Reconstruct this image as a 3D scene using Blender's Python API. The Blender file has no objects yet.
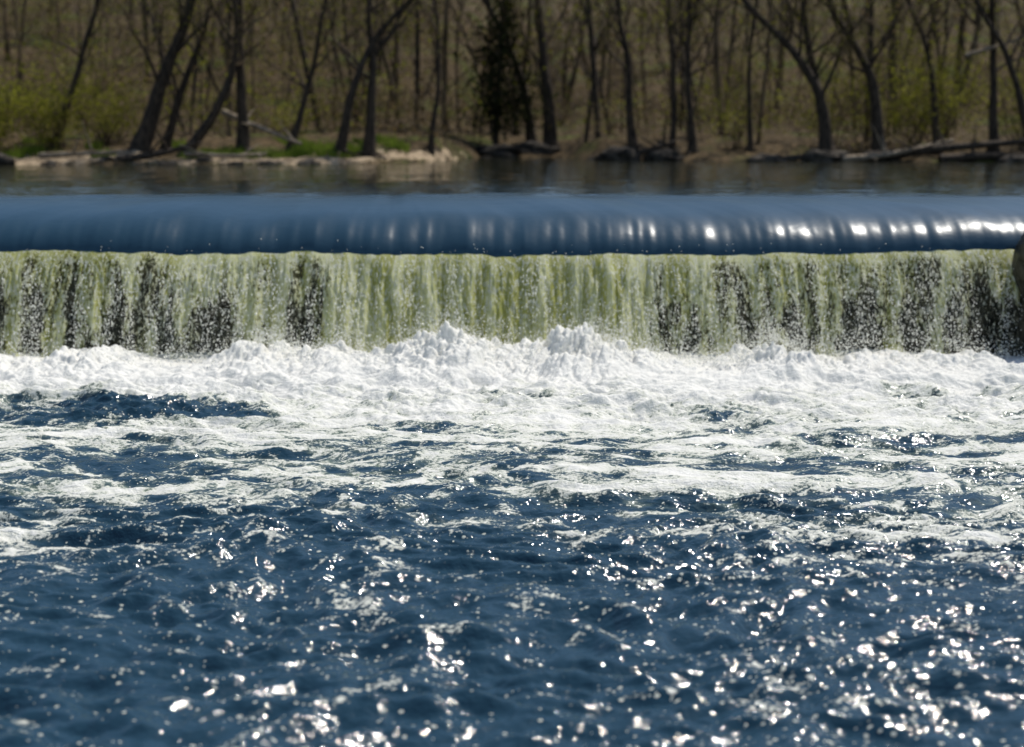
import bpy, math, random
import numpy as np
from mathutils import Vector
random.seed(7); rng=np.random.default_rng(11)
sc=bpy.context.scene
sc.view_settings.view_transform='Standard'
sc.view_settings.look='None'
sc.view_settings.exposure=0

# ------------------------------------------------------------ noise helpers
_perm=rng.permutation(512); _perm=np.concatenate([_perm,_perm]).astype(np.int64)
_ang=rng.random(512)*2*np.pi; _gx=np.cos(_ang); _gy=np.sin(_ang)
def gn(x,y,s=0):
    x=x+s*17.31; y=y+s*9.77
    xi=np.floor(x).astype(np.int64); yi=np.floor(y).astype(np.int64)
    xf=x-xi; yf=y-yi
    u=xf*xf*xf*(xf*(xf*6-15)+10); v=yf*yf*yf*(yf*(yf*6-15)+10)
    def g(ix,iy,fx,fy):
        h=_perm[(_perm[ix&511]+iy)&511]
        return _gx[h]*fx+_gy[h]*fy
    a=g(xi,yi,xf,yf); b=g(xi+1,yi,xf-1,yf); c=g(xi,yi+1,xf,yf-1); d=g(xi+1,yi+1,xf-1,yf-1)
    return ((a*(1-u)+b*u)*(1-v)+(c*(1-u)+d*u)*v)*1.5
def fbm(x,y,o=4,s=0,gain=.5):
    r=0;a=1;f=1
    for i in range(o):
        r=r+a*gn(x*f,y*f,s+i*3.3); a*=gain; f*=2.03
    return r
def billow(x,y,o=4,s=0,gain=.5):
    r=0;a=1;f=1
    for i in range(o):
        n=gn(x*f,y*f,s+i*3.3)
        r=r+a*(np.sqrt(n*n+.006)-.07); a*=gain; f*=2.07
    return r
def ss(a,b,x):
    t=np.clip((x-a)/(b-a),0,1); return t*t*(3-2*t)

# ------------------------------------------------------------ mesh helpers
def mesh_obj(name,V,F,mat,smooth=True,attrs=None,matidx=None,parent=None):
    V=np.asarray(V,dtype=np.float32); F=np.asarray(F,dtype=np.int32)
    k=F.shape[1]
    me=bpy.data.meshes.new(name)
    me.vertices.add(len(V)); me.vertices.foreach_set('co',V.ravel())
    me.loops.add(F.size); me.loops.foreach_set('vertex_index',F.ravel())
    me.polygons.add(len(F)); me.polygons.foreach_set('loop_start',np.arange(0,F.size,k,dtype=np.int32))
    me.polygons.foreach_set('use_smooth',np.full(len(F),smooth,dtype=bool))
    mats=mat if isinstance(mat,list) else [mat]
    for m in mats: me.materials.append(m)
    if matidx is not None: me.polygons.foreach_set('material_index',np.asarray(matidx,dtype=np.int32))
    if attrs:
        for n,a in attrs.items():
            at=me.attributes.new(n,'FLOAT','POINT'); at.data.foreach_set('value',np.asarray(a,dtype=np.float32).ravel())
    me.update(calc_edges=True)
    ob=bpy.data.objects.new(name,me); sc.collection.objects.link(ob)
    if parent: ob.parent=parent
    return ob
def grid_faces(nr,nc):
    i=np.arange(nr-1)[:,None]*nc+np.arange(nc-1)[None,:]
    return np.stack([i,i+1,i+nc+1,i+nc],-1).reshape(-1,4)
def xcoords(half,step,out,n=30):
    a=np.arange(-half,half+step,step)
    e=half+(out-half)*(np.linspace(0,1,n+1)[1:]**1.6)
    return np.concatenate([-e[::-1],a,e+ (a[-1]-half)])
class Acc:
    def __init__(s): s.V=[];s.F=[];s.M=[];s.n=0
    def add(s,V,F,m=0):
        s.V.append(V); s.F.append(F+s.n); s.M.append(np.full(len(F),m)); s.n+=len(V)
    def tube(s,P,R,k=6,m=0,rough=0):
        P=np.asarray(P,float); R=np.asarray(R,float); n=len(P)
        T=np.empty_like(P); T[1:-1]=P[2:]-P[:-2]; T[0]=P[1]-P[0]; T[-1]=P[-1]-P[-2]
        T/=np.sqrt((T*T).sum(1))[:,None]+1e-9
        r0,r1,r2=(0.3,1,0.05) if abs(T[0][1])<.8 else (1,0,.1)
        A=np.stack([T[:,1]*r2-T[:,2]*r1,T[:,2]*r0-T[:,0]*r2,T[:,0]*r1-T[:,1]*r0],1); A/=np.sqrt((A*A).sum(1))[:,None]+1e-9
        B=np.stack([T[:,1]*A[:,2]-T[:,2]*A[:,1],T[:,2]*A[:,0]-T[:,0]*A[:,2],T[:,0]*A[:,1]-T[:,1]*A[:,0]],1)
        t=np.arange(k)*2*np.pi/k
        rr=R[:,None]*np.ones((1,k))
        if rough: rr=rr*(1+rough*rng.normal(size=(n,k)))
        V=P[:,None,:]+rr[...,None]*(np.cos(t)[None,:,None]*A[:,None,:]+np.sin(t)[None,:,None]*B[:,None,:])
        i=np.arange(n-1)[:,None]*k; j=np.arange(k)[None,:]; j2=(j+1)%k
        F=np.stack([i+j,i+j2,i+k+j2,i+k+j],-1).reshape(-1,4)
        s.add(V.reshape(-1,3),F,m)
    def quads(s,C,size,m=0,asp=.55):
        n=len(C)
        a=rng.normal(size=(n,3)); a/=np.linalg.norm(a,axis=1)[:,None]
        b=np.cross(a,rng.normal(size=(n,3))); b/=np.linalg.norm(b,axis=1)[:,None]
        sz=(size*(0.5+rng.random(n)))[:,None]
        V=np.stack([C-a*sz,C+b*sz*asp,C+a*sz,C-b*sz*asp],1).reshape(-1,3)
        s.add(V,np.arange(4*n).reshape(-1,4),m)
    def slivers(s,C,L,w,m=1,up=.5):
        n=len(C); a=rng.normal(size=(n,3)); a[:,2]+=up; a/=np.linalg.norm(a,axis=1)[:,None]
        b=np.cross(a,rng.normal(size=(n,3))); b/=np.linalg.norm(b,axis=1)[:,None]
        l=(L*(.4+rng.random(n)))[:,None]
        V=np.stack([C-b*w,C+b*w,C+a*l+b*w*.3,C+a*l-b*w*.3],1).reshape(-1,3)
        s.add(V,np.arange(4*n).reshape(-1,4),m)
    def obj(s,name,mats,smooth=True):
        return mesh_obj(name,np.concatenate(s.V),np.concatenate(s.F),mats,smooth,matidx=np.concatenate(s.M))

# ------------------------------------------------------------ node helper
class NT:
    def __init__(s,name):
        s.m=bpy.data.materials.new(name); s.m.use_nodes=True; s.t=s.m.node_tree; s.t.nodes.clear()
        s.out=s.n('ShaderNodeOutputMaterial')
        s.tc=s.n('ShaderNodeNewGeometry')
    def n(s,ty,**kw):
        nd=s.t.nodes.new(ty)
        for k,v in kw.items(): setattr(nd,k,v)
        return nd
    def set(s,inp,v):
        if isinstance(v,bpy.types.NodeSocket): s.t.links.new(v,inp)
        elif v is not None:
            if isinstance(v,tuple) and len(v)==3 and inp.type=='RGBA': v=v+(1,)
            inp.default_value=v
    def math(s,op,a,b=None,c=None,clamp=False):
        nd=s.n('ShaderNodeMath',operation=op,use_clamp=clamp); s.set(nd.inputs[0],a)
        if b is not None: s.set(nd.inputs[1],b)
        if c is not None: s.set(nd.inputs[2],c)
        return nd.outputs[0]
    def pos(s,scale=(1,1,1),warp=None,wamt=0):
        mp=s.n('ShaderNodeMapping'); s.t.links.new(s.tc.outputs['Position'],mp.inputs[0]); mp.inputs['Scale'].default_value=scale
        o=mp.outputs[0]
        if warp is not None:
            nz=s.n('ShaderNodeTexNoise'); nz.inputs['Scale'].default_value=warp; nz.inputs['Detail'].default_value=1
            s.t.links.new(o,nz.inputs['Vector'])
            vm=s.n('ShaderNodeVectorMath',operation='MULTIPLY_ADD'); s.t.links.new(nz.outputs['Color'],vm.inputs[0]); vm.inputs[1].default_value=(wamt,)*3; s.t.links.new(o,vm.inputs[2])
            o=vm.outputs[0]
        return o
    def noise(s,vec,scale,detail=4,rough=.5,dist=0):
        nz=s.n('ShaderNodeTexNoise'); s.set(nz.inputs['Vector'],vec); nz.inputs['Scale'].default_value=scale
        nz.inputs['Detail'].default_value=detail; nz.inputs['Roughness'].default_value=rough; nz.inputs['Distortion'].default_value=dist
        return nz.outputs[0]
    def ramp(s,v,a,b,c=0.0,d=1.0):
        r=s.n('ShaderNodeMapRange',interpolation_type='SMOOTHSTEP'); s.set(r.inputs[0],v)
        r.inputs[1].default_value=a; r.inputs[2].default_value=b; r.inputs[3].default_value=c; r.inputs[4].default_value=d
        return r.outputs[0]
    def mix(s,f,a,b):
        m=s.n('ShaderNodeMix',data_type='RGBA'); s.set(m.inputs[0],f); s.set(m.inputs[6],a); s.set(m.inputs[7],b); return m.outputs[2]
    def attr(s,n):
        a=s.n('ShaderNodeAttribute',attribute_name=n); return a.outputs['Fac']
    def bump(s,h,strength=.5,dist=.02,normal=None):
        b=s.n('ShaderNodeBump'); s.set(b.inputs['Height'],h); s.set(b.inputs['Strength'],strength); b.inputs['Distance'].default_value=dist
        if normal: s.t.links.new(normal,b.inputs['Normal'])
        return b.outputs[0]
    def bsdf(s,col,rough=.5,ior=1.45,normal=None,spec=.5,**kw):
        p=s.n('ShaderNodeBsdfPrincipled'); s.set(p.inputs['Base Color'],col); s.set(p.inputs['Roughness'],rough)
        p.inputs['IOR'].default_value=ior; s.set(p.inputs['Specular IOR Level'],spec)
        if normal: s.t.links.new(normal,p.inputs['Normal'])
        for k,v in kw.items(): s.set(p.inputs[k],v)
        return p.outputs[0]
    def transl(s,col,normal=None):
        tr=s.n('ShaderNodeBsdfTranslucent'); s.set(tr.inputs[0],col)
        if normal: s.t.links.new(normal,tr.inputs['Normal'])
        return tr.outputs[0]
    def mixs(s,f,a,b):
        m=s.n('ShaderNodeMixShader'); s.set(m.inputs[0],f); s.t.links.new(a,m.inputs[1]); s.t.links.new(b,m.inputs[2]); return m.outputs[0]
    def done(s,sh):
        s.t.links.new(sh,s.out.inputs[0]); return s.m

# ------------------------------------------------------------ materials
def mat_lower():
    m=NT('lower_river_water_mat')
    foam=m.attr('foam'); aer=m.attr('aer'); fl=m.attr('glint_fleck')
    n3=m.noise(m.pos((1,1.4,1)),32,3,.70)
    e=m.math('ADD',foam,m.math('MULTIPLY',m.math('SUBTRACT',n3,.5),1.1))
    mask=m.ramp(e,.54,.72)
    vo=m.n('ShaderNodeTexVoronoi'); m.set(vo.inputs['Vector'],m.pos((1,1.6,.3))); vo.inputs['Scale'].default_value=32; vo.inputs['Randomness'].default_value=1
    sep=m.n('ShaderNodeSeparateColor'); m.t.links.new(vo.outputs['Color'],sep.inputs[0])
    sel=m.math('LESS_THAN',sep.outputs[0],fl)
    rad=m.math('MULTIPLY',m.math('POWER',sep.outputs[1],2.0),.34)
    dot=m.math('LESS_THAN',vo.outputs['Distance'],m.math('ADD',rad,.12))
    mask=m.math('MAXIMUM',mask,m.math('MULTIPLY',sel,dot))  # white dots in foam colour: painted sun glints along with small foam flecks
    b1=m.bump(m.noise(m.pos((1,1.5,1)),20,2,.55),.6,.016)
    deep=m.mix(aer,(0.013,0.039,0.062),(0.26,0.31,0.21))
    water=m.bsdf(deep,.075,1.333,b1)
    fb=m.bump(n3,.7,.03)
    fc=m.mix(m.ramp(e,.55,1.1),(0.73,0.74,0.63),(0.94,0.93,0.87))
    foams=m.mixs(.25,m.bsdf(fc,.4,1.33,fb),m.transl(fc))
    return m.done(m.mixs(mask,water,foams))
def mat_upper():
    m=NT('upper_river_water_mat')
    lip=m.attr('lip')
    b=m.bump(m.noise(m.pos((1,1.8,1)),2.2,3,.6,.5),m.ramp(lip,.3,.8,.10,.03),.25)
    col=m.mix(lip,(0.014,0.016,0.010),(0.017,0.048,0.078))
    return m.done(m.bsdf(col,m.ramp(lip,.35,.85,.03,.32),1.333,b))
def mat_curtain():
    m=NT('falling_water_mat')
    cov=m.attr('cov'); thick=m.attr('thick')
    s2=m.noise(m.pos((1,.5,.34),warp=5,wamt=.10),36,4,.74)
    d=m.noise(m.pos((1,1,.8)),75,2,.6)
    e=m.math('ADD',cov,m.math('MULTIPLY',m.math('SUBTRACT',s2,.5),2.0))
    body=m.ramp(e,.18,.66)
    dr=m.ramp(m.math('ADD',d,m.math('MULTIPLY',m.math('SUBTRACT',s2,.5),1.6)),.60,.74)
    alpha=m.math('MAXIMUM',m.math('MULTIPLY',body,.93),m.math('MULTIPLY',dr,.85))
    white=m.math('MAXIMUM',m.math('MULTIPLY',dr,.95),m.math('MULTIPLY',m.ramp(s2,.47,.62),.72))
    g=m.mix(thick,(0.54,0.55,0.14),(0.86,0.87,0.42))
    col=m.mix(white,g,(0.97,0.97,0.83))
    b=m.bump(m.math('ADD',s2,m.math('MULTIPLY',d,.5)),.6,.03)
    q=m.mixs(.45,m.bsdf(col,.2,1.333,b),m.transl(col,b))
    tp=m.n('ShaderNodeBsdfTransparent')
    return m.done(m.mixs(alpha,tp.outputs[0],q))
def mat_simple(name,c1,c2,scale=5,rough=.8,bs=.5,bd=.03,stretch=(1,1,1),spec=.5,detail=4):
    m=NT(name); v=m.pos(stretch); n=m.noise(v,scale,detail,.6)
    return m.done(m.bsdf(m.mix(m.ramp(n,.35,.65),c1,c2),rough,1.45,m.bump(n,bs,bd) if bs else None,spec))
def mat_leaf(name,c1,c2,t=.5):
    m=NT(name); n=m.noise(m.pos(),.9,2,.6)
    c=m.mix(m.ramp(n,.35,.65),c1,c2)
    p=m.n('ShaderNodeBsdfDiffuse'); m.set(p.inputs[0],c)
    return m.done(m.mixs(t,p.outputs[0],m.transl(c)))
def mat_ground():
    m=NT('forest_ground_mat')
    sh=m.attr('shore')
    n=m.noise(m.pos(),.35,4,.6); f=m.noise(m.pos(),4,5,.72)
    litter=m.mix(m.ramp(f,.35,.65),(0.026,0.019,0.008),(0.115,0.078,0.038))
    green=m.mix(m.ramp(f,.3,.7),(0.032,0.038,0.007),(0.085,0.095,0.018))
    g=m.mix(m.ramp(n,.52,.64),litter,green)
    sand=m.mix(m.ramp(f,.35,.65),(0.11,0.077,0.045),(0.46,0.36,0.24))
    c=m.mix(m.ramp(m.math('ADD',sh,m.math('MULTIPLY',m.math('SUBTRACT',f,.5),2.2)),.45,.6),g,sand)
    return m.done(m.bsdf(c,.95,1.4,m.bump(f,.9,.15),.2))
M_low=mat_lower(); M_up=mat_upper(); M_cur=mat_curtain(); M_ground=mat_ground()
M_rock=mat_simple('wet_stone_mat',(0.012,0.012,0.009),(0.065,0.062,0.044),7,.4,.9,.06)
M_brock=mat_simple('bank_stone_mat',(0.016,0.013,0.010),(0.07,0.058,0.045),4,.85,.8,.06,(1,1,1),.2)
M_bark=mat_simple('bark_mat',(0.018,0.013,0.009),(0.072,0.051,0.034),6,.85,.8,.04,(3,3,.6),.3)
M_twig=mat_simple('twig_mat',(0.05,0.035,0.020),(0.17,0.12,0.068),.7,.85,0,.01,(1,1,1),.2,2)
M_leaf=mat_leaf('spring_leaf_mat',(0.095,0.10,0.011),(0.24,0.24,0.032))
M_brush=mat_leaf('dry_brush_mat',(0.055,0.038,0.016),(0.20,0.14,0.064),.4)
M_need=mat_leaf('needle_mat',(0.008,0.012,0.005),(0.030,0.036,0.014),.15)
M_grass=mat_leaf('grass_mat',(0.09,0.14,0.02),(0.20,0.27,0.04),.5)
M_log=mat_simple('driftwood_mat',(0.12,0.09,0.06),(0.34,0.27,0.19),8,.8,.6,.03,(1,1,3),.3)
mm=NT('droplet_mat'); M_drop=mm.done(mm.mixs(.35,mm.bsdf((0.94,0.94,0.88),.12,1.333),mm.transl((0.94,0.94,0.88))))

ZU=1.84     # level above the weir
# ------------------------------------------------------------ river_water (below weir)
X=xcoords(7.4,.0135,60,36)
Yr=np.concatenate([np.linspace(-6,4.6,60),np.arange(4.62,10.5,.0155),np.arange(10.51,18.06,.0125)])
XX,YY=np.meshgrid(X,Yr)
wx=XX+.35*gn(XX*.5,YY*.5,5); wy=YY+.3*gn(XX*.6,YY*.6,8)
calm=1-.45*ss(9.5,12.5,YY)
def ridge(n): return .5-np.sqrt(n*n+.01)
h=.060*gn(wx*.45,wy*.95,1)+.100*ridge(gn(wx*.85,wy*1.9,2))
h+=(.090*ridge(gn(wx*1.7,wy*3.6,3))+.036*gn(wx*3.8,wy*7.0,4)+.012*gn(wx*8.5,wy*14,6)+.0052*gn(XX*19,YY*26,7))*calm
near=np.exp(-((YY-16.68)/.82)**2)
mid=np.exp(-((YY-15.0)/1.5)**2)
peaks=.42+.32*gn(XX*.9,YY*.3,9)
for px,w,a in [(-.73,.50,.85),(.92,.55,.85),(-2.7,.3,.55),(-2.0,.3,.40),(2.9,.25,.5),(0.2,.9,.25),(4.2,.4,.3),(-4.6,.4,.2),(5.2,.25,.25),(-5.8,.3,.25)]:
    peaks=peaks+a*np.exp(-((XX-px-.3*gn(YY*2,XX*0+px,10))/w)**2)
bl=billow(wx*2.7,wy*2.0,5,12,.50)
puff=billow(wx*7.5,wy*6,3,15,.5)
h=h*(1-.5*near)+near*np.clip(peaks,0,2)*(.165+.19*bl+.09*puff)
h=h+mid*(.16*ridge(gn(wx*.8,wy*1.8,19))+.12*billow(wx*1.8,wy*2.6,5,20,.5)-.07)
# foam density (world-space pattern drifting away from the fall)
wid=np.interp(YY,[6,9,11,12.5,14,15.5,17],[3,3.8,4.7,5.2,5.9,9,30])
base=np.interp(YY,[4,6.5,8,9.4,10.4,11.4,12.6,14,15.2,16],[.16,.17,.21,.32,.45,.57,.69,.82,.96,1.3])
edge=ss(wid*1.3,wid*.7,np.abs(XX-.55-.3*np.sin(YY)))
foam=base*(.70+.30*edge)
foam+= .28*gn(wx*.38,wy*1.3,31)*ss(16.2,14.5,YY)*ss(6,11,YY)+.28*gn(wx*1.0,wy*3.4,33)*ss(16.2,15,YY)*ss(8,11,YY)
tr=gn((XX-.5)*.9*11/np.clip(YY,6,20)+.6*np.sin(YY*.9)+.5*gn(XX*.7,YY*.8,34.3),YY*.35,34)     # trails fanning downstream
foam+= .20*tr*ss(16,14,YY)*ss(7,10,YY)+.18*gn(wx*.5,wy*5.0,39)*ss(15.5,14,YY)*ss(8,10,YY)
foam-= .60*np.exp(-((XX+4.3)/1.9)**2-((YY-14.2)/.5)**2)
foam-= .5*np.exp(-((XX-6.3)/1.2)**2-((YY-14.2)/1.2)**2)
foam-= .40*np.exp(-((XX+3.1)/.9)**2-((YY-12.0)/.35)**2)
foam-= .40*np.exp(-((XX-1.5)/1.2)**2-((YY-11.7)/.25)**2)
foam-= .30*np.exp(-((XX-5)/1.2)**2-((YY-12.9)/.3)**2)
foam-= .25*np.exp(-((XX+.3)/.9)**2-((YY-13.3)/.22)**2)
lines=0*XX
for a,b,c0,ph,st in [(-.75,.13,.30,0.3,.28),(.6,-.25,.22,1.7,.21),(-2.6,-.2,.16,3.1,.21),(2.3,.35,.2,4.0,.2),(-1.6,.5,.15,5.2,.14),(1.4,.1,.25,2.2,.16)]:
    xc=a+b*(YY-7.5)+c0*np.sin(YY*1.9+ph)+.25*gn(YY*1.3,YY*0+ph,35)
    lines+= st*np.exp(-((XX-xc)/.15)**2)*ss(11.5,9.8,YY)*(.5+1.1*gn(XX*1.8,YY*3.2,36))
for yc,x0,x1,st in [(9.0,-4,-1,.2),(8.6,.5,3,.2),(7.35,-3.2,-1.4,.21),(10.2,-4,4,.22),(7.9,1.0,2.5,.17),(9.6,0,5,.2),(6.8,-.5,1.2,.16),(10.9,-5,5,.15),(8.0,-3,-.6,.18),(6.9,-2.5,-1.3,.17),(7.3,.6,2.4,.16)]:
    lines+= st*np.exp(-((YY-yc-.25*gn(XX*.8,XX*0+yc,37))/.10)**2)*ss(x0-.4,x0+.3,XX)*ss(x1+.4,x1-.3,XX)*(.6+.9*gn(XX*1.9,YY*2,38))
lines=np.clip(lines,0,1)
foam+=lines
soft=foam.copy()
fx=wx+.12*gn(wx*3,wy*4,41); fy=wy+.08*gn(wx*3,wy*4,42)
fine=fbm(fx*3.2,fy*7.5,4,43,.68)
lace=np.clip(1-np.abs(fbm(fx*2.2,fy*5,3,47,.55))*7,0,1)
foam=foam+.28*fine+.24*lace
crest=np.clip((h-np.mean(h))*1.6,-.1,.14)*ss(14,11,YY)
foam+=crest
aer=np.clip(ss(.36,.95,soft+.25*fine),0,1)*ss(9,11.5,YY)*.85
glint_fleck=.02+.04*ss(11.5,9,YY)+.8*np.clip(lines-.03,0,.6)+.24*np.clip(gn(XX*1.2,YY*2.6,48)-.05,0,1)+.30*np.clip(fbm(XX*3,YY*8,2,49)-.15,0,1)+1.1*np.clip(crest,0,1)+.5*ss(.25,.6,foam)  # density of the white dots, part foam flecks, part sun sparkle put into colour
h=h+.02*np.clip(foam-.45,0,.5)*billow(wx*7,wy*9,3,40)
V=np.stack([XX,YY,h],-1).reshape(-1,3)
mesh_obj('river_water',V,grid_faces(len(Yr),len(X)),M_low,attrs={'foam':foam,'aer':aer,'glint_fleck':glint_fleck})

# ------------------------------------------------------------ upstream_water with rounded crest
prof_y=np.concatenate([np.linspace(95,26,120),np.linspace(25.9,21.2,90)])
prof_z=np.full(len(prof_y),ZU); lipv=ss(26,21.2,prof_y)*.35
t=np.linspace(0,1,110)[1:]
ly=21.2-3.32*(1-(1-t)**1.5)
lz=ZU-.60*(.28*t**1.7+.72*t**4.2)
PY=np.concatenate([prof_y,ly]); PZ=np.concatenate([prof_z,lz]); LP=np.concatenate([lipv,.35+.65*ss(0,.6,t)])
Xc=xcoords(7.4,.018,75,36)
XX,_=np.meshgrid(Xc,PY); YY=np.repeat(PY[:,None],len(Xc),1); ZZ=np.repeat(PZ[:,None],len(Xc),1); LL=np.repeat(LP[:,None],len(Xc),1)
conv=XX+ .55*(YY-17.9)*np.tanh((XX+1.7)/1.3)
ZZ=ZZ+LL*(.036*gn(conv*.7,YY*.35,51)+.014*gn(conv*2.0,YY*.5,52)+.0035*gn(conv*5,YY*.8,53)+.0007*gn(conv*12,YY*1.2,58))
ZZ=ZZ+(.4+LL)*(.012*gn(XX*.5,YY*1.7,54)+.009*gn(XX*1.2,YY*3.8,55)+.0040*gn(XX*3,YY*8,59))*ss(18.6,20.2,YY)
lipm=ss(18.6,17.9,YY)
YY2=YY-LL*lipm*(.05*gn(XX*1.1,XX*0,56)+.022*gn(XX*4,XX*0,57)+.006*gn(XX*11,XX*0,60))
ZZ=ZZ-lipm*(.05*np.exp(-((XX+.3)/2.5)**2)-.03*ss(2,6,XX)+.020*gn(XX*2.7,XX*0,71)+.010*gn(XX*9,XX*0,72))
V=np.stack([XX,YY2,ZZ],-1).reshape(-1,3)
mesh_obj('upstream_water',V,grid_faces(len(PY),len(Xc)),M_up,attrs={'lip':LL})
lip_y=YY2[-1]; lip_z=ZZ[-1]

# ------------------------------------------------------------ waterfall curtain
OUT=.72
Xw=xcoords(7.4,.009,75,36)
ly_=np.interp(Xw,Xc,lip_y); lz_=np.interp(Xw,Xc,lip_z)
T=np.linspace(0,1,110)
XX,TT=np.meshgrid(Xw,T)
z0=lz_[None,:]+.03; ZZ=z0*(1-TT)-.05*TT
drop=z0-ZZ
YY=ly_[None,:]+.03-OUT*np.clip(drop/1.3,0,2)**.72
amp=ss(0,.25,TT)
st1=gn(XX*7+.6*gn(XX*2,ZZ*1.5,68),ZZ*.7,62)
YY=YY-amp*(.08*gn(XX*2.2,ZZ*.25,61)+.06*st1+.03*gn(XX*19,ZZ*2.6,63)+.012*gn(XX*40,ZZ*9,64))
cen=ss(-2.4,-1.5,XX)*ss(2.1,1.2,XX)
cov=.58+.40*cen
cov=cov+.32*ss(.13,0,TT)+.16*gn(XX*1.3,ZZ*.3,67)*(1-cen)+(.34-.14*cen)*gn(XX*6+.5*gn(XX*3,ZZ*2,69),ZZ*.8,62.5)+.24*gn(XX*14+.4*gn(XX*5,ZZ*5,69.5),ZZ*2.4,65)*ss(0,.3,TT)
for gx_,w in [(-5.93,.13),(-5.5,.10),(-5.05,.05),(-4.5,.17),(-3.95,.05),(-3.5,.15),(-3.3,.1),(-2.35,.16),(1.68,.13),(2.05,.07),(2.72,.07),(3.25,.12),(3.9,.13),(4.12,.1),(4.62,.13),(5.05,.1),(5.35,.17),(5.75,.2),(-7,.3),(7,.3)]:
    st=.06+.22*rng.random(); dep=.42+.30*rng.random()
    cov=cov-dep*np.exp(-((XX-gx_-.10*gn(ZZ*2.2,ZZ*0+gx_,66)-.06*gn(ZZ*7,ZZ*0+gx_,66.5))/(w*(.6+.75*TT)))**2)*ss(st,st+.35,TT)
cov=cov+.3*ss(.86,1,TT)
thick=ss(-.35,.4,st1+.6*gn(XX*1.1,ZZ*.4,70)-.15*cen+.3*TT)
V=np.stack([XX,YY,ZZ],-1).reshape(-1,3)
mesh_obj('waterfall',V,grid_faces(len(T),len(Xw)),M_cur,attrs={'cov':cov,'thick':thick})

# ------------------------------------------------------------ weir wall (rough wet stone)
Xv=xcoords(7.4,.04,75,30); Tv=np.linspace(0,1,50)
XX,TT=np.meshgrid(Xv,Tv); ZZ=-.6+1.80*(1-TT)
YY=18.10-.35*TT-.22*billow(XX*1.6,ZZ*2.2,4,70)+.05
YY=np.where(TT<.02,18.4,YY); ZZ=np.where(TT<.02,1.18,ZZ)
mesh_obj('weir_wall',np.stack([XX,YY,ZZ],-1).reshape(-1,3),grid_faces(50,len(Xv)),M_rock)
def rock(name,c,s,mat,n=28,seed=0,boxy=.0,amp=.25,fr=1.5):
    u=np.linspace(0,np.pi,n); v=np.linspace(0,2*np.pi,2*n)
    U,W=np.meshgrid(u,v,indexing='ij')
    d=np.stack([np.sin(U)*np.cos(W),np.sin(U)*np.sin(W),np.cos(U)],-1)
    p=1/(np.sum(np.abs(d)**(2+boxy*6),-1)**(1/(2+boxy*6)))
    r=p*(1+amp*gn(d[...,0]*fr+seed,d[...,1]*fr+d[...,2]*fr*1.3,seed)+amp*.4*gn(d[...,0]*fr*3+seed,(d[...,1]+d[...,2])*fr*3,seed+5))
    r[:,-1]=r[:,0]; r[0,:]=r[0,0]; r[-1,:]=r[-1,0]
    V=d*r[...,None]*np.array(s)+np.array(c)
    return mesh_obj(name,V.reshape(-1,3),grid_faces(n,2*n),mat)
rock('stone_pier',(6.32,17.25,.62),(.50,.55,.90),M_rock,48,3,.95,.12,3.4)

# ------------------------------------------------------------ droplets
def drops(name,C,R,stretch):
    oc=np.array([[1,0,0],[-1,0,0],[0,1,0],[0,-1,0],[0,0,1],[0,0,-1]],float)
    f=np.array([[0,2,4],[2,1,4],[1,3,4],[3,0,4],[2,0,5],[1,2,5],[3,1,5],[0,3,5]])
    k=6; n=len(C); S=np.stack([R,R,R*stretch],-1)
    VV=(C[:,None,:]+oc[None]*S[:,None,:]).reshape(-1,3)
    FF=(f[None]+(np.arange(n)*k)[:,None,None]).reshape(-1,3)
    return mesh_obj(name,VV,FF,M_drop)
n=46000
x=rng.uniform(-7.3,7.3,n); tt=rng.random(n)**.7
keep=gn(x*6,tt*.8,81)+.8*gn(x*15,tt*2,82)-.2*ss(-2.2,-1.5,x)*ss(2,1.3,x)>-.0+.18*rng.normal(size=n); x=x[keep]; tt=tt[keep]; n=len(x)
z=1.2*(1-tt); y=np.interp(x,Xw,ly_)-.03-OUT*tt**.72-.09*np.abs(rng.normal(size=n))*ss(0,.3,tt)-.03
C=np.stack([x,y,z],-1); R=.0025+.007*rng.random(n)**2.6
Cs=[];Rs=[]
for px,w,hh,k in [(-.73,.45,.26,4200),(.92,.5,.28,4400),(-2.7,.3,.22,1800),(2.9,.3,.22,1700),(0,5,.16,10500),(4.3,1,.16,1200),(-1.9,.3,.2,1000),(0,.8,.45,300)]:
    xx=rng.normal(px,w,k); zz=.12+.22*np.exp(-((xx-px)/max(w,.01))**2)*(w<2)+rng.exponential(hh*.45,k); yy=16.85+rng.normal(0,.28,k)
    Cs.append(np.stack([xx,yy,zz],-1)); Rs.append(.003+.011*rng.random(k)**2.5*np.exp(-zz*1.2))
k=160; xx=rng.uniform(-7,7,k); Cs.append(np.stack([xx,17.8+rng.normal(0,.08,k),1.22+rng.exponential(.05,k)],-1)); Rs.append(.003+.004*rng.random(k))
C=np.concatenate([C]+Cs); R=np.concatenate([R]+Rs)
drops('water_droplets',C,R,np.concatenate([np.full(n,1.8),np.full(len(C)-n,1.0)]))

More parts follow.
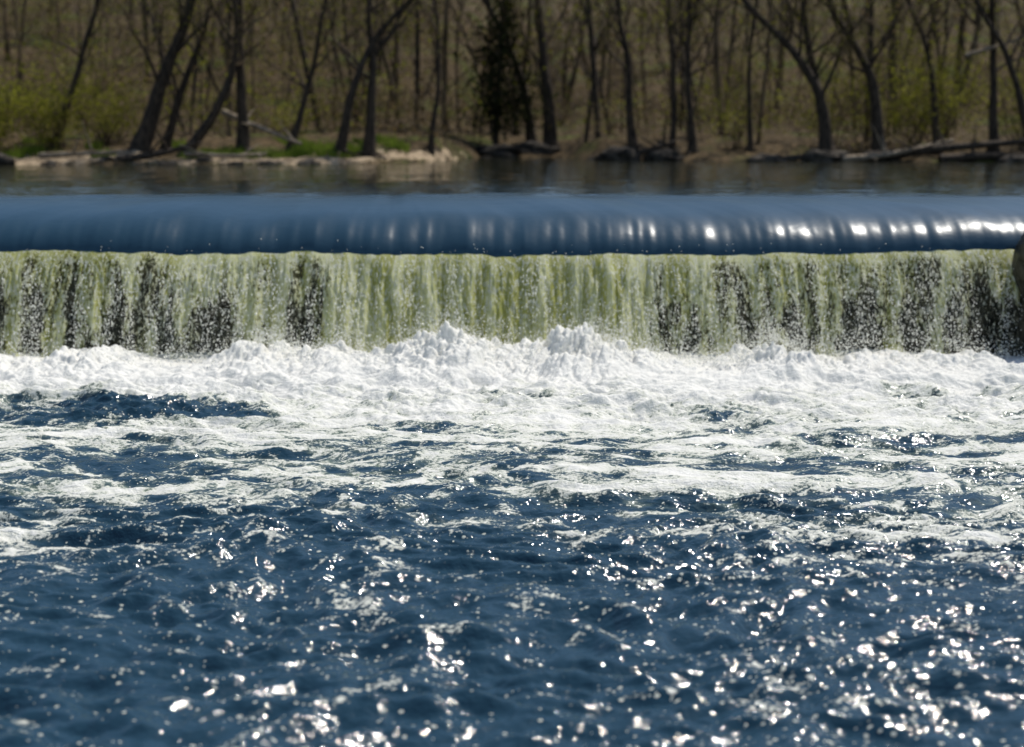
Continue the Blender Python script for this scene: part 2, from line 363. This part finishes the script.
# ------------------------------------------------------------ terrain
def shore(x):
    return np.interp(x,[-60,-16,-10,-5,-2.6,-1,1.5,3,6,12,60],[38,39.5,40,41,44,53,54,47,46,44.5,40])
def ground_z(x,y):
    s=shore(x)+.7*gn(x*.5,x*0,90)+.3*gn(x*1.7,x*0,91)
    d=y-s
    z=1.62+.32*ss(-1,1.2,d)+ .45*ss(1,5,d)+.035*np.clip(d-4,0,15)
    z=z+.18*np.clip(d-18,0,90)*ss(15,40,d)+.12*gn(x*.4,y*.4,92)*ss(0,4,d)+.06*gn(x*1.6,y*1.6,93)+.03*gn(x*4,y*4,95)
    z=z-2.5*ss(-1,-8,d)
    return z
def gz1(x,y): return float(ground_z(np.array([x]),np.array([y]))[0])
gx=np.concatenate([np.linspace(-400,-40,40),np.linspace(-39.5,39.5,420),np.linspace(40,400,40)])
gy=np.concatenate([np.linspace(24,37,14),np.linspace(37.2,60,150),np.linspace(61,130,70),np.linspace(135,500,30)])
XX,YY=np.meshgrid(gx,gy); ZZ=ground_z(XX,YY); D=YY-shore(XX)
shm=ss(3.8,1.4,D)*ss(0,.9,D+.3*gn(XX,YY,96))*ss(-1.0,-2.2,XX)*(.74+.8*gn(XX*.6,YY*.4,94)+.2)+.1*ss(2,.5,D)
mesh_obj('forest_ground',np.stack([XX,YY,ZZ],-1).reshape(-1,3),grid_faces(len(gy),len(gx)),M_ground,attrs={'shore':shm})
mesh_obj('river_bed',[[-400,-100,-1.6],[400,-100,-1.6],[400,520,-1.6],[-400,520,-1.6]],[[0,1,2,3]],M_ground,attrs={'shore':[0]*4})

# ------------------------------------------------------------ trees
def curve(ctrl,n):
    ctrl=np.asarray(ctrl,float); m=len(ctrl)
    P=np.vstack([2*ctrl[0]-ctrl[1],ctrl,2*ctrl[-1]-ctrl[-2]])
    out=[]
    for u in np.linspace(0,m-1-1e-6,n):
        i=int(u); f=u-i; a,b,c,d=P[i],P[i+1],P[i+2],P[i+3]
        out.append(.5*((2*b)+(-a+c)*f+(2*a-5*b+4*c-d)*f*f+(-a+3*b-3*c+d)*f**3))
    return np.array(out)
def wander(p,d,L,n,curl=.15,up=.05):
    d=np.array(d,float); st=rng.normal(size=(n-1,3))*curl; st[:,2]+=up
    D=d+np.cumsum(st,0); D/=np.sqrt((D*D).sum(1))[:,None]
    return np.vstack([np.array(p)[None],np.array(p)+np.cumsum(D,0)*L/(n-1)])
def limbs(acc,P,R,nl,Ls,tips,start=.3,sub=6,tw=4,kk=5):
    n=len(P)
    for i in range(nl):
        u=start+(1-start)*(i+rng.random())/nl; j=min(int(u*(n-1)),n-2)
        T=P[j+1]-P[j]; T/=np.linalg.norm(T)
        a=rng.random()*2*np.pi; s=np.array([math.cos(a),math.sin(a)*.7,.1]); d=T*.65+s*.85+np.array([0,0,.15]); d/=np.linalg.norm(d)
        L=Ls*(1.1-u*.6)*(.6+.7*rng.random()); r=min(R[j]*.5,.02+.022*L)
        Q=wander(P[j],d,L,8,.17,.05); acc.tube(Q,np.linspace(r,.008,8),kk,0)
        tips+=[Q[-1],Q[4]]
        for s2 in range(sub):
            q=rng.integers(2,8); T2=Q[min(q,7)]-Q[q-1]; T2/=np.linalg.norm(T2)+1e-9
            d2=T2*.7+rng.normal(size=3)*.5; d2/=np.linalg.norm(d2)
            L2=L*(.25+.3*rng.random()); W=wander(Q[q],d2,L2,5,.2,.06); acc.tube(W,np.linspace(r*.35,.005,5),3,1)
            tips.append(W[-1]); tips.append(W[2])
            for s3 in range(tw):
                q3=rng.integers(1,5); d3=(W[-1]-W[0])/(L2+1e-6)*.6+rng.normal(size=3)*.5; d3/=np.linalg.norm(d3)
                W3=wander(W[q3],d3,L2*.5,3,.2,.05); acc.tube(W3,np.array([.009,.006,.003]),3,1); tips.append(W3[-1])
def tree(name,Y,ctrl,r,nl=10,Ls=2.6,leaf=.3,start=.28,mat=None):
    acc=Acc(); c=[[x,Y+.25*i*(rng.random()-.4),z] for i,(x,z) in enumerate(ctrl)]
    c[0][2]=min(c[0][2],gz1(c[0][0],Y)-.15)
    P=curve(c,26); P[:,0]+=.05*gn(P[:,2]*.9,P[:,2]*0+Y,97); u=np.linspace(0,1,26)
    R=r*(1-.8*u)*(1+.7*np.exp(-u*14)); acc.tube(P,R,9,0,.05)
    for k in range(5):
        a=k*1.26+rng.random(); d=np.array([math.cos(a),math.sin(a),-.25]); Q=wander(P[1]-[0,0,.05],d,r*4,5,.1,-.08); acc.tube(Q,np.linspace(r*.45,.02,5),5,0)
    tips=[]; limbs(acc,P,R,nl,Ls,tips,start,5,3)
    tp=np.array(tips); k=rng.integers(0,len(tp),int(len(tp)*leaf*12)); acc.quads(tp[k]+rng.normal(size=(len(k),3))*.18,.03,2)
    k=rng.integers(0,len(tp),len(tp)*2); acc.slivers(tp[k]+rng.normal(size=(len(k),3))*.1,.35,.006,1)
    return acc.obj(name,[mat or M_bark,M_twig,M_leaf])
Ts=[(43,[(-10.4,1.9),(-9.7,4),(-8.7,6.4),(-7.6,11)],.25),(43.6,[(-9.9,1.9),(-9.2,4),(-8.4,6.4),(-8.2,12)],.13),
(42.6,[(-9.1,2),(-8.0,3.5),(-7.55,5),(-7.4,7),(-6.5,12)],.14),(43.2,[(-7.5,2),(-7.5,6.4),(-7.3,13)],.16),
(44,[(-6.4,2.1),(-5.7,4.2),(-5.2,6.4),(-4,12)],.10),(43.5,[(-4.9,2),(-4.4,4),(-3.7,5.4),(-2.3,7),(-.6,10)],.13),
(43.8,[(-4.1,2),(-3.9,4.5),(-4.0,6.6),(-3.9,12)],.15),(56,[(1.4,2.2),(1.3,4),(.9,7.5),(.5,14)],.26),
(57,[(.8,2.2),(.2,5),(-1.4,8.6),(-2.5,13)],.17),(50,[(3.9,2.2),(3.7,5),(3.4,7),(3.6,13)],.14),
(48.5,[(5.7,2.2),(5.5,4.5),(5.5,7),(5.2,13)],.12),(49,[(5.1,2.2),(5.1,4.5),(4.9,7),(4.6,13)],.10),
(46,[(9.4,2.1),(9.2,3.5),(8.4,4.9),(6.9,6.5),(5.2,9)],.19),(46.4,[(9.6,2.1),(9.0,4.5),(8.6,7),(8.5,12)],.16),
(46,[(11,2.2),(10.7,4),(10.2,5),(9.2,6.8),(8.6,11)],.18),(45.7,[(14.3,2.3),(14.0,6.5),(13.8,12)],.13),
(45.4,[(15.4,2.3),(14.4,4.8),(13.2,6.8),(12,10)],.12),(46.5,[(12.8,2.3),(12.4,5),(11.6,7),(11,11)],.10),
(43.5,[(-12.9,2.2),(-12.1,4.5),(-11.3,7),(-10.8,12)],.11),(42.5,[(-14.4,2),(-14.7,4.6),(-13.5,8),(-13.2,13)],.16),
(48,[(7.4,2.3),(7.3,5),(7.6,8),(7.5,13)],.08),(47,[(-2.5,2.3),(-2.2,5),(-2.4,8),(-2,13)],.08)]
for Y,c,r in Ts: tree('bare_tree',Y,c,r)

# evergreen, ragged and half hidden among the bare trunks
acc=Acc(); bx,by=-.6,56.; P=curve([[bx,by,2],[bx+.1,by,4.5],[bx+.3,by,8]],12); acc.tube(P,np.linspace(.14,.02,12),6,0)
for i in range(120):
    u=rng.random()**.9; z=2.7+4.4*u; a=rng.random()*6.28; L=(1.3*(1-u)**.5+.45)*(.25+.9*rng.random())*(1+.35*math.sin(a+z*2))
    Q=wander([bx+.04*z,by,z],[math.cos(a),math.sin(a),.15],L,5,.2,-.05); acc.tube(Q,np.linspace(.02,.004,5),3,0)
    k=int(30*L)+6; idx=rng.integers(1,5,k); C=Q[idx]+rng.normal(size=(k,3))*.22; acc.quads(C,.07,1)
acc.obj('evergreen_tree',[M_bark,M_need])

# distant mass of trees
acc=Acc(); tips=[]
def leafmass(p,n,sp,size,prob):
    k=rng.integers(0,len(p),n); C=p[k]+rng.normal(size=(n,3))*sp
    g=fbm(C[:,0]*.16+C[:,1]*.05,C[:,2]*.25+C[:,1]*.07,3,111)+prob+.25*rng.normal(size=n)>0
    acc.quads(C[g],size,2); acc.quads(C[~g],size,3)
for i in range(280):
    y=48+60*rng.random()**1.05; hw=.40*y+4; x=rng.uniform(-hw,hw)
    if y<shore(np.array([x]))[0]+3.5: y+=9
    z=gz1(x,y); H=10+7*rng.random(); lean=rng.normal()*1.8
    P=curve([[x,y,z-.2],[x+lean*.3+rng.normal()*.4,y,z+H*.35],[x+lean*.9+rng.normal()*.6,y+rng.normal()*.4,z+H*.7],[x+lean*1.3,y,z+H]],12)
    r=.04+.11*rng.random()**2.5; R=r*(1-.8*np.linspace(0,1,12)); acc.tube(P,R,5,0 if rng.random()<.4 else 1)
    limbs(acc,P,R,8,3.0,tips,.12,4,0,4)
tp=np.array(tips)
leafmass(tp,58000,.45,.075,-.06)
k=rng.integers(0,len(tp),48000); acc.slivers(tp[k]+rng.normal(size=(len(k),3))*.35,.55,.010,1)
Cb=[]
for i in range(1300):
    y=45+55*rng.random(); hw=.40*y+4; x=rng.uniform(-hw,hw)
    if y<shore(np.array([x]))[0]+2.5: continue
    Cb.append([x,y,gz1(x,y),.8+2.4*rng.random()])
Cb=np.array(Cb)
k=rng.integers(0,len(Cb),30000); B=Cb[k]; n=len(k)
base_=B[:,:3]+np.stack([rng.normal(size=n)*.45,rng.normal(size=n)*.45,B[:,3]*rng.random(n)*.7],-1)
acc.slivers(base_,.8,.011,1,1.2)
k=rng.integers(0,len(Cb),60000); B=Cb[k]; n=len(k)
C=B[:,:3]+np.stack([rng.normal(size=n)*.6,rng.normal(size=n)*.5,B[:,3]*(.15+.95*rng.random(n))],-1)
g=gn(C[:,0]*.2,C[:,1]*.2,113)+.18*np.abs(C[:,0])/10+.25*rng.normal(size=n)>.12
acc.quads(C[g],.055,2); acc.quads(C[~g],.055,3)
acc.obj('distant_forest',[M_bark,M_twig,M_leaf,M_brush])

def shrub(name,x,y,rx,H,n=900):
    acc=Acc(); z=gz1(x,y); tips=[]
    for s in range(16):
        Q=wander([x+rng.normal()*rx*.2,y,z-.05],[rng.normal()*.5,rng.normal()*.4,1],H*(.6+.5*rng.random()),7,.16,.02); acc.tube(Q,np.linspace(.02,.004,7),3,0)
        for w in range(5):
            W=wander(Q[rng.integers(2,7)],rng.normal(size=3)+[0,0,.5],H*.3,4,.2,0); acc.tube(W,np.linspace(.008,.003,4),3,0); tips+=[W[-1],W[2]]
        tips+=[Q[-1],Q[4]]
    tp=np.array(tips); k=rng.integers(0,len(tp),n); acc.quads(tp[k]+rng.normal(size=(n,3))*.14,.04,1)
    return acc.obj(name,[M_twig,M_leaf])
for a in [(-14.2,42.2,1.2,1.8,2600),(-13,43.4,1,1.7,2100),(-11.6,44.5,1,1.5,1100),(-15.5,43,1.2,2.5,2400),(-12.3,46,1,2.6,1500),(12.2,47,1,2.6,1800),(13.3,47.6,1,3,1600),(7,48.5,1,1.5,500),(10,48.5,1,2,800),(-6.8,46,1,1.1,500),(15.6,47,1,2.6,1500),(11.4,48,1,3.4,1500)]:
    shrub('green_shrub',*a)

# grass on the bank
n=14000; gxx=rng.uniform(-16,-2.6,n); gyy=shore(gxx)+1.6+3.0*rng.random(n)
kp=gn(gxx*.8,gyy*.7,101)+.55*np.exp(-((gxx+5)/1.6)**2)>.32; gxx=gxx[kp];gyy=gyy[kp]; gz=ground_z(gxx,gyy); n=len(gxx)
hh=.08+.14*rng.random(n); a=rng.random(n)*6.28; w=.018
dx=np.cos(a)*w; dy=np.sin(a)*w; lx=rng.normal(size=n)*.05
V=np.stack([np.stack([gxx-dx,gyy-dy,gz-.02],-1),np.stack([gxx+dx,gyy+dy,gz-.02],-1),np.stack([gxx+dx*.3+lx,gyy+dy*.3,gz+hh],-1),np.stack([gxx-dx*.3+lx,gyy-dy*.3,gz+hh],-1)],1).reshape(-1,3)
mesh_obj('grass',V,np.arange(4*n).reshape(-1,4),M_grass)

def log(ctrl,r,mat,br=3):
    acc=Acc(); P=curve(ctrl,14); acc.tube(P,r*(1-.5*np.linspace(0,1,14)),8,0,.06)
    for i in range(br):
        Q=wander(P[rng.integers(4,13)],rng.normal(size=3)+[0,0,.8],.4+.7*rng.random(),5,.2,0); acc.tube(Q,np.linspace(r*.4,.01,5),5,0)
    acc.obj('fallen_log',[mat])
log([[-8.1,43.5,3.25],[-7,43,2.8],[-5.8,42.6,2.35]],.09,M_log)
log([[-8.8,41.6,2.1],[-7.6,41.3,2.05],[-6.6,41.6,2.1]],.07,M_log)
log([[-10.4,40.6,1.95],[-9.4,41,2.1],[-8.4,41.8,2.4]],.11,M_bark)
log([[-12.6,41.2,2.05],[-11.6,41,2.1],[-10.4,41.4,2.15]],.08,M_log)
log([[10.4,45.4,1.95],[12.4,45.1,2.2],[15.4,45,2.45]],.16,M_bark,5)
log([[9.6,44.9,1.9],[11,45,2.05],[13,45.6,2.45]],.1,M_log,5)
log([[12.4,44.8,1.9],[14,44.9,2.0],[16,44.5,1.95]],.15,M_bark,5)
log([[13.2,45.5,4.9],[14.3,45.6,5.2],[15.6,45.7,5.7]],.06,M_log,4)
log([[2.6,47.4,1.9],[3.8,47,2.05],[5,47.2,2.4]],.13,M_bark,4)
for i in range(26):
    x=rng.uniform(-16,16); y=float(shore(np.array([x]))[0])+rng.uniform(-.1,1.0); z=gz1(x,y)
    s=(.4 if x>2.6 else .16)*(.4+.8*rng.random())
    rock('river_rock',(x,y,max(z,1.8)+s*.05),(s*1.4,s,s*.55),M_brock,12,i*1.3,.1,.35)
for x,y,s in [(-14.4,40,.5),(-13.4,40.1,.35),(3.3,47,.5),(4.6,46.9,.4),(9,45.3,.4),(-.5,54,.6),(.8,55,.7)]:
    rock('river_rock',(x,y,1.9),(s*1.3,s,s*.6),M_brock,16,x,.1,.35)

# ------------------------------------------------------------ light
EL=math.radians(59); RO=math.radians(44)
w=bpy.data.worlds.new('World'); sc.world=w; w.use_nodes=True; nt=w.node_tree
sky=nt.nodes.new('ShaderNodeTexSky'); sky.sky_type='NISHITA'; sky.sun_disc=False; sky.sun_elevation=EL; sky.sun_rotation=RO
sky.air_density=1; sky.dust_density=.6; sky.ozone_density=1.3
bg=nt.nodes['Background']; nt.links.new(sky.outputs[0],bg.inputs[0]); bg.inputs[1].default_value=.125
S=Vector((math.sin(RO)*math.cos(EL),math.cos(RO)*math.cos(EL),math.sin(EL)))
l=bpy.data.lights.new('sun','SUN'); l.energy=5.0; l.angle=math.radians(.5); l.color=(1,.95,.87)
lo=bpy.data.objects.new('sun',l); sc.collection.objects.link(lo); lo.rotation_euler=S.to_track_quat('Z','Y').to_euler(); lo.location=(0,0,40)

# ------------------------------------------------------------ camera
c=bpy.data.cameras.new('camera'); co=bpy.data.objects.new('camera',c); sc.collection.objects.link(co)
co.location=(0,0,2.6); co.rotation_euler=(math.radians(90-8.86),0,0)
c.sensor_width=36; c.lens=53.8; c.clip_end=2000
c.dof.use_dof=True; c.dof.focus_distance=12.0; c.dof.aperture_fstop=1.05
sc.camera=co
